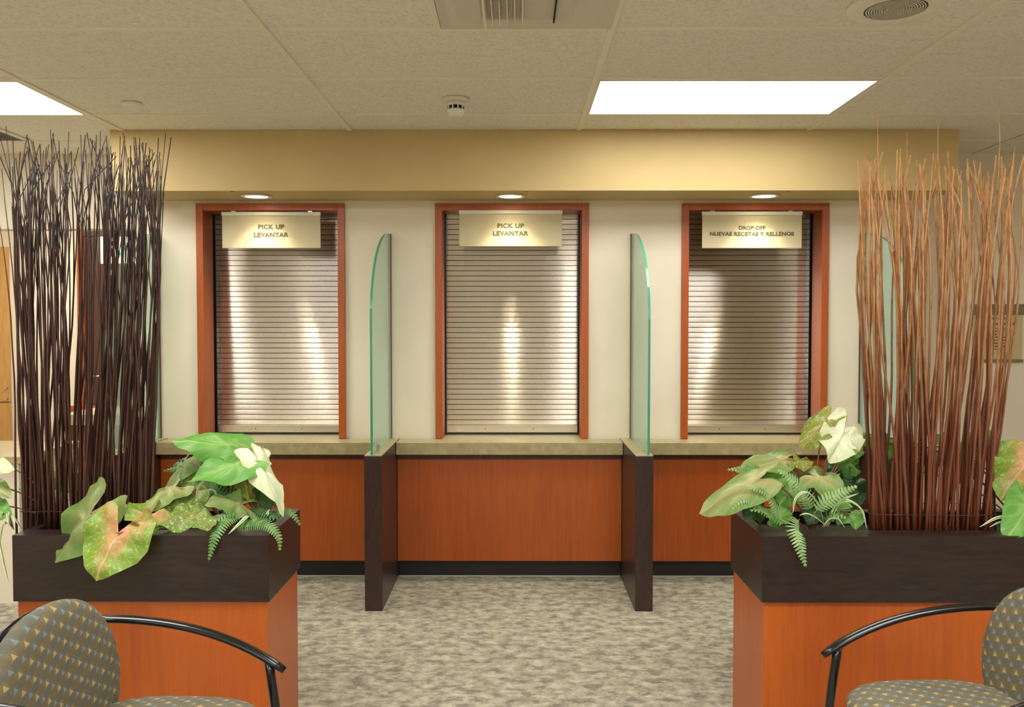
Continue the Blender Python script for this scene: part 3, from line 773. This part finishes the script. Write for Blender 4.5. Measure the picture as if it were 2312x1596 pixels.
def leaf(parent, base, tip, width, nrm, style, lobe=.42, fold=.15, droop=.10, root=None, ripple=.012, rr=None, stemr=.0028):
    base = Vector(base); tip = Vector(tip); ax = tip-base; L = ax.length; ay = ax.normalized()
    nz = Vector(nrm); nz = (nz - ay*nz.dot(ay)).normalized(); axx = ay.cross(nz).normalized()
    half = [(0, 1), (.05, .95), (.19, .84), (.34, .64), (.45, .38), (.50, .1), (.47, -lobe*.45), (.38, -lobe*.85), (.27, -lobe), (.15, -lobe*.8), (.05, -.16), (0, -.02)]
    half = chaikin(half, 1)
    out = half + [(-x, y) for x, y in reversed(half[1:-1])]
    cx, cy = 0, .16
    rings = 7; m = MB(); uvs = []
    ph = random.uniform(0, 6); kx = width
    def pos(x, y):
        r = math.hypot(x*1.2, y-.1)
        z = -fold*abs(x)*width*1.2 - droop*L*(max(0, y)**2) - droop*.6*L*(max(0, -y)*1.2)**1.3 + ripple*math.sin(5*math.atan2(x, y-.1)+ph)*r*1.3 + ripple*.5*math.sin(13*math.atan2(x, y-.1)+2*ph)*r*r*1.2
        pq = Vector((x*2.6*1.0+ph*3, y*2.6, ph)); z += width*.22*noise.noise(pq)*(.25+r) + width*.05*noise.noise(pq*2.7)
        z -= .003*math.cos(38*(y-abs(x)*.9))*min(1, abs(x)*4)*.5
        return base + axx*(x*kx) + ay*(y*L) + nz*z
    m.v.append(pos(cx, cy)); uvs.append((.5, cy*.7+.28))
    N = len(out)
    for r in range(1, rings+1):
        q = r/rings
        for x, y in out:
            X, Y = cx+(x-cx)*q, cy+(y-cy)*q; m.v.append(pos(X, Y)); uvs.append((X+.5, Y*.7+.28))
    for k in range(N): m.face((0, 1+k, 1+(k+1) % N), True)
    for r in range(rings-1):
        for k in range(N):
            k2 = (k+1) % N; a = 1+r*N; b = a+N; m.face((a+k, b+k, b+k2, a+k2), True)
    o = m.build('leaf', M[style], parent, uvs=uvs, recalc=False)
    if root is not None:
        root = Vector(root); mid = (base+root)/2 + Vector((0, 0, .03)) + (base-root)*.1
        mid = Vector((root.x*.6+base.x*.4, root.y*.6+base.y*.4, max(base.z, root.z)*.6+.4*base.z - .01))
        MB().tube(bez(root, mid, base - nz*.003, 8), [stemr*1.1]*4+[stemr]*5, 6).build('stem', M['stem'], o)
    return o
def frond(parent, pts, width, nrm, style, pitch=.0108):
    P = spline([Vector(p) for p in pts], 10)
    L = [0]
    for a, b in zip(P[:-1], P[1:]): L.append(L[-1]+(b-a).length)
    T = L[-1]; m = MB(); m.tube(P, [.0016*(1-.7*l/T) for l in L], 5)
    n = int(T/pitch); j = 0
    for i in range(2, n):
        s = i/n*T
        while j < len(L)-2 and L[j+1] < s: j += 1
        p = P[j].lerp(P[j+1], (s-L[j])/max(1e-6, L[j+1]-L[j])); t = (P[j+1]-P[j]).normalized()
        nz = Vector(nrm); nz = (nz - t*nz.dot(t)).normalized(); side = t.cross(nz)
        u = i/n; w = width/2*min(1, (u*5)**.6)*(1-max(0, (u-.30)/.70)**1.5)+.003
        for sg in (-1, 1):
            d = (side*sg + t*.35 - nz*.12 + Vector((0, 0, -.10))).normalized(); hw = pitch*.5
            seg = 5; b = len(m.v)
            for k in range(seg+1):
                q = k/seg; c = p + d*w*q - nz*w*.10*q*q
                ww = hw*(1 - .75*q**2)*(1.0 if k % 2 == 0 else .78)
                m.v.append(c + t*ww); m.v.append(c - t*ww)
            for k in range(seg): m.face((b+2*k, b+2*k+1, b+2*k+3, b+2*k+2))
    return m.build('frond', M[style], parent, recalc=False)
def blade(parent, pts, w, nrm=(0, -.5, 1)):
    P = spline([Vector(p) for p in pts], 7); N = len(P); m = MB(); uvs = []
    for i, p in enumerate(P):
        t = (P[min(i+1, N-1)]-P[max(i-1, 0)]).normalized(); nz = Vector(nrm); nz = (nz-t*nz.dot(t)).normalized(); s = t.cross(nz)
        u = i/(N-1); ww = w/2*(min(1, u*4+.4))*(1-u**3)+.0006
        m.v += [p-s*ww+nz*ww*.3, p, p+s*ww+nz*ww*.3]; uvs += [(0, u), (.5, u), (1, u)]
    for i in range(N-1):
        for k in (0, 1): m.face((3*i+k, 3*i+k+1, 3*i+k+4, 3*i+k+3), True)
    return m.build('blade', M['blade'], parent, uvs=uvs, recalc=False)

random.seed(5)
K = 1/F_PX
def lf(parent, b, yb, t_, yt, wpx, nrm, style, root, **kw):
    leaf(parent, at(b[0], b[1], yb), at(t_[0], t_[1], yt), wpx*K*(yb+yt)/2, nrm, style, root=root, **kw)
ZS0 = .69
# --- left planter, right-hand clump
rt = Vector((-1.00, 3.02, ZS0))
cp = thing('caladium_plant', rt, 'broad leaved pink and green caladium spilling over the left planter', 'plant')
lf(cp, (533, 1006), 3.02, (390, 988), 2.94, 92, (-.25, -.85, .75), 'leaf_green', rt, fold=.35, droop=.12, lobe=.35)
lf(cp, (549, 1043), 2.96, (416, 1078), 2.86, 92, (-.15, -.8, .9), 'leaf_green', rt, fold=.3, droop=.06, lobe=.4)
lf(cp, (578, 1032), 2.98, (655, 1150), 2.92, 74, (.75, -.62, .55), 'leaf_cream', rt, fold=.35, droop=.12, lobe=.3)
lf(cp, (598, 1060), 3.02, (650, 1135), 3.02, 60, (.8, -.2, .7), 'leaf_cream', rt, fold=.2, droop=.1)
lf(cp, (600, 1045), 3.06, (598, 1003), 3.08, 26, (.7, -.7, .2), 'leaf_cream', rt, fold=.2, lobe=.2)
lf(cp, (545, 1134), 2.92, (468, 1126), 2.86, 78, (.0, -.75, 1.0), 'leaf_dull', rt, fold=.2, droop=.15, lobe=.6)
lf(cp, (552, 1058), 3.00, (566, 1134), 2.95, 64, (.2, -1, .5), 'leaf_olive', rt, fold=.25)
lf(cp, (590, 1080), 3.02, (612, 1150), 2.96, 62, (.5, -.8, .3), 'leaf_dark', rt, fold=.2)
lf(cp, (560, 1095), 3.06, (520, 1130), 3.02, 84, (0, -1, .5), 'leaf_dark', rt, fold=.1)
lf(cp, (510, 1070), 3.08, (470, 1130), 3.04, 80, (-.1, -1, .5), 'leaf_dark', rt, fold=.1)
lf(cp, (455, 1060), 3.06, (380, 1110), 2.98, 70, (-.3, -.8, .7), 'leaf_dull', rt, fold=.2)
lf(cp, (420, 1040), 3.06, (360, 1125), 2.98, 66, (-.5, -.85, .5), 'leaf_dull', rt, fold=.25)
lf(cp, (430, 1112), 2.98, (345, 1150), 2.90, 78, (-.2, -.7, .9), 'leaf_speck', rt, fold=.2)
lf(cp, (443, 1158), 2.88, (350, 1184), 2.79, 100, (-.05, -.75, 1.0), 'leaf_speck', rt, fold=.15, lobe=.55, droop=.05)
lf(cp, (436, 1165), 2.86, (488, 1186), 2.80, 66, (.1, -.7, 1.0), 'leaf_speck', rt, fold=.15, lobe=.2)
lf(cp, (336, 1160), 2.84, (282, 1184), 2.78, 110, (-.1, -.9, .8), 'leaf_pink', rt, fold=.1, lobe=.8, droop=.02)
lf(cp, (395, 1100), 2.96, (330, 1142), 2.86, 84, (-.2, -.8, .8), 'leaf_pale', rt, fold=.15)
lf(cp, (500, 1045), 3.06, (440, 1108), 3.0, 90, (-.2, -.9, .6), 'leaf_dull', rt, fold=.15)
lf(cp, (203, 1158), 2.805, (112, 1266), 2.745, 136, (-.3, -1, .35), 'leaf_dull', rt, fold=.22, lobe=.62, droop=.06)
lf(cp, (262, 1203), 2.735, (214, 1311), 2.675, 158, (.05, -1, .45), 'leaf_pink', rt, fold=.12, lobe=.62, droop=.05, ripple=.008)
lf(cp, (268, 1150), 2.88, (286, 1142), 2.86, 30, (0, -1, .6), 'leaf_cream', rt, fold=.1)
fp = thing('fern_plant', (-.95, 2.95, ZS0), 'small green fern trailing over the front corner of the left planter', 'fern')
F = lambda L_, Ys_: [at(p[0], p[1], y) for p, y in zip(L_, Ys_)]
frond(fp, F([(545, 1160), (510, 1172), (485, 1210), (470, 1268)], (2.93, 2.85, 2.79, 2.77)), .058, (-.2, -1, .4), 'fern')
frond(fp, F([(530, 1190), (560, 1180), (600, 1182), (628, 1210), (632, 1246)], (2.90, 2.86, 2.81, 2.78, 2.77)), .054, (0, -.75, .8), 'fern')
frond(fp, F([(590, 1165), (625, 1156), (655, 1153), (679, 1188)], (2.98, 3.0, 3.0, 3.0)), .040, (.1, -.6, .9), 'fern')
frond(fp, F([(560, 1165), (540, 1160), (515, 1158), (480, 1180)], (2.95, 2.9, 2.87, 2.84)), .050, (0, -.8, .8), 'fern')
frond(fp, F([(560, 1150), (585, 1152), (610, 1165), (640, 1168)], (2.98, 2.95, 2.92, 2.92)), .050, (0, -.8, .8), 'fern_dark')
frond(fp, F([(550, 1140), (575, 1130), (610, 1130), (640, 1150)], (3.0, 3.0, 3.0, 3.0)), .055, (0, -.8, .8), 'fern_dark')
frond(fp, F([(520, 1140), (500, 1110), (480, 1100), (450, 1115)], (3.0, 3.0, 3.0, 3.0)), .055, (0, -.9, .7), 'fern_dark')
frond(fp, F([(470, 1090), (430, 1060), (400, 1058), (366, 1064)], (3.05, 3.05, 3.05, 3.05)), .045, (0, -.9, .7), 'fern')
frond(fp, F([(480, 1070), (440, 1040), (420, 1038), (400, 1040)], (3.08, 3.08, 3.08, 3.08)), .05, (0, -.9, .7), 'fern_dark')
sg = thing('striped_grass_plant', (-1.03, 2.93, ZS0), 'cream striped grass blades low in the left planter beside the fern', 'plant')
blade(sg, F([(560, 1165), (552, 1172), (535, 1188), (516, 1206)], (2.88, 2.86, 2.84, 2.80)), .013)
blade(sg, F([(445, 1130), (447, 1108), (455, 1096), (470, 1112)], (2.93, 2.92, 2.92, 2.92)), .010)
blade(sg, F([(450, 1130), (470, 1108), (485, 1110), (490, 1135)], (2.93, 2.92, 2.92, 2.92)), .008)
blade(sg, F([(600, 1180), (603, 1165), (606, 1155), (610, 1150)], (2.95, 2.92, 2.92, 2.92)), .010)
# --- left planter, far-left clump
rl = Vector((-1.585, 3.05, ZS0))
c2 = thing('caladium_plant', rl, 'caladium at the left picture edge, beyond the dark twigs', 'plant')
lf(c2, (-25, 1045), 2.95, (30, 1062), 2.92, 50, (.1, -.8, .8), 'leaf_cream', rl, fold=.2)
lf(c2, (-40, 1095), 2.95, (18, 1110), 2.92, 70, (.1, -.8, .8), 'leaf_pale', rl, fold=.2)
lf(c2, (-30, 1140), 2.93, (18, 1165), 2.90, 70, (.3, -.8, .6), 'leaf_green', rl, fold=.2)
lf(c2, (70, 1080), 3.14, (110, 1100), 3.12, 70, (0, -.9, .5), 'leaf_green', rl, fold=.2)
lf(c2, (140, 1070), 3.16, (170, 1110), 3.14, 70, (0, -.9, .5), 'leaf_pale', rl, fold=.2)
g2 = thing('striped_grass_plant', (-1.60, 2.92, ZS0), 'striped grass hanging off the left end of the left planter', 'plant')
blade(g2, F([(30, 1195), (10, 1160), (-4, 1190), (14, 1290), (22, 1320)], (2.92, 2.88, 2.84, 2.80, 2.79)), .016, (-.5, -1, .2))
blade(g2, F([(34, 1195), (12, 1180), (2, 1220), (8, 1275)], (2.92, 2.88, 2.84, 2.80)), .012, (-.5, -1, .2))
blade(g2, F([(30, 1195), (22, 1165), (18, 1160), (20, 1192)], (2.92, 2.88, 2.86, 2.85)), .012, (0, -1, .2))
blade(g2, F([(50, 1195), (34, 1168), (30, 1165), (44, 1188)], (2.92, 2.88, 2.86, 2.85)), .006, (0, -1, .2))

# --- right planter, left-hand clump
rr_ = Vector((1.03, 3.02, ZS0))
cp = thing('caladium_plant', rr_, 'caladium with pale and cream leaves over the corner of the right planter', 'plant')
lf(cp, (1712, 1082), 2.90, (1579, 1152), 2.84, 96, (-.2, -.85, .8), 'leaf_pale', rr_, fold=.35, droop=.10, lobe=.3)
lf(cp, (1775, 1034), 3.02, (1668, 1052), 2.96, 68, (-.1, -.8, .9), 'leaf_pale', rr_, fold=.2, lobe=.5)
lf(cp, (1800, 1040), 3.00, (1838, 1050), 2.96, 50, (.2, -.8, .8), 'leaf_olive', rr_, fold=.2)
lf(cp, (1868, 950), 3.00, (1806, 1014), 2.94, 74, (-.5, -.9, .35), 'leaf_olive', rr_, fold=.2, lobe=.4)
lf(cp, (1903, 982), 2.96, (1874, 1036), 2.90, 100, (-.1, -1, .35), 'leaf_cream', rr_, fold=.05, lobe=.9, ripple=.02, droop=.03)
lf(cp, (1915, 985), 2.955, (1946, 1014), 2.93, 60, (.2, -1, .4), 'leaf_cream', rr_, fold=.1, lobe=.5)
lf(cp, (1925, 1020), 3.0, (1872, 1040), 2.97, 34, (0, -.9, .6), 'leaf_green', rr_, fold=.2)
lf(cp, (1845, 1075), 2.96, (1916, 1100), 2.92, 76, (.15, -.8, .8), 'leaf_pale', rr_, fold=.2, lobe=.5)
lf(cp, (1740, 1070), 3.0, (1700, 1110), 2.95, 80, (0, -.8, .8), 'leaf_green', rr_, fold=.2, lobe=.5)
lf(cp, (1800, 1070), 3.05, (1780, 1120), 3.0, 90, (0, -.9, .6), 'leaf_dull', rr_, fold=.2, lobe=.5)
lf(cp, (1900, 1060), 3.1, (1880, 1110), 3.05, 80, (0, -.9, .6), 'leaf_dark', rr_, fold=.2, lobe=.5)
lf(cp, (1925, 1090), 3.1, (1930, 1150), 3.05, 70, (0, -1, .4), 'leaf_dark', rr_, fold=.2, lobe=.5)
lf(cp, (1850, 1130), 3.0, (1830, 1180), 2.95, 80, (0, -1, .4), 'leaf_dark', rr_, fold=.2, lobe=.5)
lf(cp, (1700, 1140), 2.98, (1720, 1180), 2.94, 60, (0, -1, .6), 'leaf_dark', rr_, fold=.2, lobe=.5)
lf(cp, (1920, 1160), 2.98, (1935, 1190), 2.94, 70, (0, -1, .4), 'leaf_green', rr_, fold=.2, lobe=.5)
lf(cp, (1750, 1165), 2.95, (1790, 1160), 2.92, 50, (0, -1, .6), 'leaf_green', rr_, fold=.2, lobe=.5)
lf(cp, (1915, 1040), 3.08, (1935, 1075), 3.06, 60, (.2, -.9, .5), 'leaf_green', rr_, fold=.2, lobe=.5)
lf(cp, (1880, 1120), 2.98, (1925, 1145), 2.94, 60, (.1, -.9, .6), 'leaf_green', rr_, fold=.2, lobe=.5)
lf(cp, (1790, 1100), 2.99, (1760, 1140), 2.95, 70, (0, -.9, .6), 'leaf_green', rr_, fold=.2, lobe=.5)
lf(cp, (1735, 1050), 3.03, (1690, 1075), 2.98, 66, (-.1, -.9, .6), 'leaf_green', rr_, fold=.2, lobe=.5)
fp = thing('fern_plant', (1.0, 2.93, ZS0), 'fern with one frond hanging over the front of the right planter', 'fern')
frond(fp, F([(1765, 1185), (1750, 1140), (1725, 1108), (1676, 1098)], (2.92, 2.90, 2.88, 2.86)), .045, (0, -.7, .9), 'fern_pale')
frond(fp, F([(1830, 1160), (1820, 1120), (1795, 1085), (1752, 1058)], (2.94, 2.92, 2.90, 2.90)), .066, (-.2, -.8, .8), 'fern_pale')
frond(fp, F([(1838, 1160), (1860, 1135), (1900, 1112), (1938, 1096)], (2.90, 2.88, 2.87, 2.87)), .052, (0, -.9, .6), 'fern_pale')
frond(fp, F([(1805, 1172), (1796, 1190), (1806, 1230), (1820, 1282)], (2.90, 2.83, 2.775, 2.765)), .062, (0, -1, .2), 'fern_pale')
frond(fp, F([(1765, 1175), (1715, 1145), (1680, 1126), (1638, 1160)], (2.90, 2.88, 2.86, 2.86)), .040, (0, -.7, .9), 'fern_pale')
frond(fp, F([(1775, 1185), (1740, 1160), (1715, 1150), (1690, 1152)], (2.90, 2.88, 2.86, 2.86)), .045, (0, -.7, .9), 'fern')
frond(fp, F([(1860, 1185), (1870, 1165), (1890, 1160), (1915, 1170)], (2.92, 2.90, 2.89, 2.88)), .045, (0, -.7, .9), 'fern')
frond(fp, F([(1780, 1150), (1750, 1120), (1730, 1090), (1722, 1070)], (2.98, 2.98, 2.98, 2.98)), .055, (0, -.8, .7), 'fern_dark')
frond(fp, F([(1880, 1150), (1905, 1120), (1915, 1080), (1920, 1050)], (3.02, 3.02, 3.02, 3.02)), .05, (0, -.8, .7), 'fern_dark')
frond(fp, F([(1740, 1080), (1700, 1055), (1670, 1058), (1640, 1060)], (3.0, 2.97, 2.95, 2.95)), .04, (0, -.8, .7), 'fern')
sg = thing('striped_grass_plant', (1.1, 2.92, ZS0), 'white striped grass blades arching beside the red brown twigs', 'plant')
blade(sg, F([(1862, 1190), (1845, 1140), (1822, 1112), (1797, 1125), (1790, 1158)], (2.92, 2.90, 2.88, 2.87, 2.87)), .011)
blade(sg, F([(1862, 1190), (1850, 1150), (1838, 1125), (1828, 1114)], (2.92, 2.90, 2.89, 2.88)), .009)
blade(sg, F([(1868, 1188), (1885, 1150), (1905, 1128), (1938, 1114)], (2.92, 2.90, 2.88, 2.87)), .015)
blade(sg, F([(1870, 1185), (1890, 1143), (1915, 1131), (1945, 1152), (1957, 1194)], (2.91, 2.89, 2.87, 2.865, 2.86)), .014)
blade(sg, F([(1858, 1190), (1875, 1172), (1892, 1172), (1908, 1192)], (2.91, 2.89, 2.88, 2.88)), .009)
blade(sg, F([(1865, 1188), (1840, 1168), (1820, 1160), (1805, 1164)], (2.91, 2.89, 2.88, 2.88)), .009)
# --- right planter, behind twigs and far right clump
r3 = Vector((1.80, 3.08, ZS0))
c3 = thing('caladium_plant', r3, 'caladium at the right picture edge, beyond the red brown twigs', 'plant')
lf(c3, (2318, 1042), 2.96, (2262, 1128), 2.92, 130, (-.15, -1, .45), 'leaf_pink', r3, fold=.15, lobe=.4)
lf(c3, (2332, 1130), 2.90, (2278, 1212), 2.79, 110, (-.2, -1, .4), 'leaf_green', r3, fold=.15, lobe=.4)
lf(c3, (2300, 1030), 3.08, (2262, 1018), 3.08, 50, (0, -.8, .8), 'leaf_green', r3, fold=.15, lobe=.4)
lf(c3, (2250, 1000), 3.14, (2200, 1040), 3.12, 60, (0, -.9, .5), 'leaf_green', r3, fold=.15, lobe=.4)
lf(c3, (2215, 985), 3.13, (2240, 1030), 3.11, 70, (0, -.9, .5), 'leaf_green', r3, fold=.15, lobe=.4)
lf(c3, (2165, 1000), 3.13, (2130, 1045), 3.11, 80, (0, -.9, .5), 'leaf_green', r3, fold=.15, lobe=.4)
lf(c3, (2100, 1005), 3.13, (2060, 1035), 3.11, 80, (0, -.9, .5), 'leaf_cream', r3, fold=.15, lobe=.4)
lf(c3, (1975, 985), 3.13, (2000, 1030), 3.11, 60, (0, -.9, .5), 'leaf_green', r3, fold=.15, lobe=.4)
lf(c3, (2130, 1010), 3.15, (2090, 1050), 3.14, 70, (0, -.9, .5), 'leaf_pale', r3, fold=.15, lobe=.4)
lf(c3, (2000, 1000), 3.15, (1985, 1050), 3.14, 60, (0, -.9, .5), 'leaf_green', r3, fold=.15, lobe=.4)
lf(c3, (2180, 1050), 3.15, (2150, 1090), 3.14, 70, (0, -.9, .5), 'leaf_dark', r3, fold=.15, lobe=.4)
lf(c3, (2040, 1060), 3.15, (2020, 1100), 3.14, 70, (0, -.9, .5), 'leaf_dark', r3, fold=.15, lobe=.4)
g3 = thing('striped_grass_plant', (1.80, 2.93, ZS0), 'two striped grass blades low at the right picture edge', 'plant')
blade(g3, F([(2300, 1180), (2285, 1168), (2250, 1170), (2212, 1190)], (2.90, 2.88, 2.87, 2.86)), .015)
blade(g3, F([(2302, 1185), (2280, 1178), (2255, 1180), (2235, 1190)], (2.90, 2.88, 2.87, 2.86)), .009)

# ------------------------------------------------------------------ chairs
def pad(cx, cy, cz, ax, ay, hw, hh, th, e, bulge=.0, nseg=40, rings=9, dish=0):
    """rounded cushion: plan superellipse in the (ax, ay) plane, thickness th along their normal"""
    ax = Vector(ax).normalized(); ay = Vector(ay).normalized(); nz = ax.cross(ay)
    m = MB(); uvs = []; c = Vector((cx, cy, cz))
    def outline(a):
        ca, sa = math.cos(a), math.sin(a)
        x = hw*math.copysign(abs(ca)**(2/e), ca); y = hh*math.copysign(abs(sa)**(2/e), sa)
        x *= 1 - .10*max(0, -y/hh)*bulge - .08*max(0, y/hh)*bulge
        return x, y
    levels = []
    for k in range(rings+1):       # top face centre -> rim -> bottom face centre
        t_ = k/rings; ang = PI*t_
        levels.append((math.sin(ang)**.38 if 0 < k < rings else 0, math.cos(ang)*.5*th))
    for q, h in levels:
        if q == 0: q = .02
        for s in range(nseg):
            x, y = outline(2*PI*s/nseg); x *= q; y *= q
            dz = dish*((x/hw)**2)
            m.v.append(c + ax*x + ay*y + nz*(h + dz)); uvs.append((x, y))
    for k in range(len(levels)-1):
        for s in range(nseg):
            s2 = (s+1) % nseg; m.face((k*nseg+s, (k+1)*nseg+s, (k+1)*nseg+s2, k*nseg+s2), True)
    m.face([s for s in range(nseg)], True); m.face([(len(levels)-1)*nseg+s for s in reversed(range(nseg))], True)
    return m, uvs
def make_chair(loc, rot, label, mirror):
    """local x = the way the chair faces"""
    t = thing('waiting_room_chair', (0, 0, 0), label, 'chair', 'upholstered armchairs in the waiting area')
    m, uv = pad(-.01, 0, .505, (1, 0, 0), (0, 1, 0), .225, .235, .075, 3.0, 0)
    m.build('seat', M['fabric'], t, uvs=uv)
    up = Vector((-.12, 0, 1)).normalized()
    m, uv = pad(-.225, 0, .605, (0, 1, 0), up, .232, .205, .075, 2.5, .8, dish=.02)
    m.build('backrest', M['fabric'], t, uvs=uv)
    m, uv = pad(-.262, 0, .605, (0, 1, 0), up, .215, .19, .03, 2.5, .8, dish=.02)
    m.build('back_shell', M['black_metal'], t)
    for s in (-1, 1):
        y = .262*s
        pts = bez(Vector((-.27, y*.93, .700)), Vector((.02, y*1.02, .705)), Vector((.205, y, .575)), 14)
        MB().tube(pts, [.012]+[.0155]*12+[.0155, .012], 12, flat=.62).build('armrest', M['black_metal'], t)
        lp = [Vector((.165, y, .600)), Vector((.185, y, .45)), Vector((.20, y, .25)), Vector((.225, y, .001))]
        MB().tube(spline(lp, 4), .0115, 10).build('leg', M['black_metal'], t)
        lp = [Vector((-.265, y*.93, .700)), Vector((-.25, y*.97, .5)), Vector((-.22, y, .3)), Vector((-.26, y, .001))]
        MB().tube(spline(lp, 4), .0115, 10).build('leg', M['black_metal'], t)
        MB().tube([(-.235, y, .40), (.19, y, .40)], .010, 8).build('side_rail', M['black_metal'], t)
    MB().box(-.20, .17, -.26, -.235, .392, .412).box(-.20, .17, .235, .26, .392, .412).box(-.02, .02, -.24, .24, .392, .418).build('seat_frame', M['black_metal'], t)
    t.location = loc; t.rotation_euler = (0, 0, rot)
    return t
c1 = make_chair((-.785, 1.86, 0), R(-3), 'patterned grey olive chair facing right in front of the left planter', 1)
c2_ = bpy.data.objects.new('waiting_room_chair', None); COL.objects.link(c2_)
for ch in list(c1.children):
    c = ch.copy(); COL.objects.link(c); c.parent = c2_
tag(c2_, 'patterned grey olive chair facing left in front of the right planter', 'chair', 'upholstered armchairs in the waiting area')
c2_.location = (1.005, 1.965, 0); c2_.rotation_euler = (0, 0, R(183))
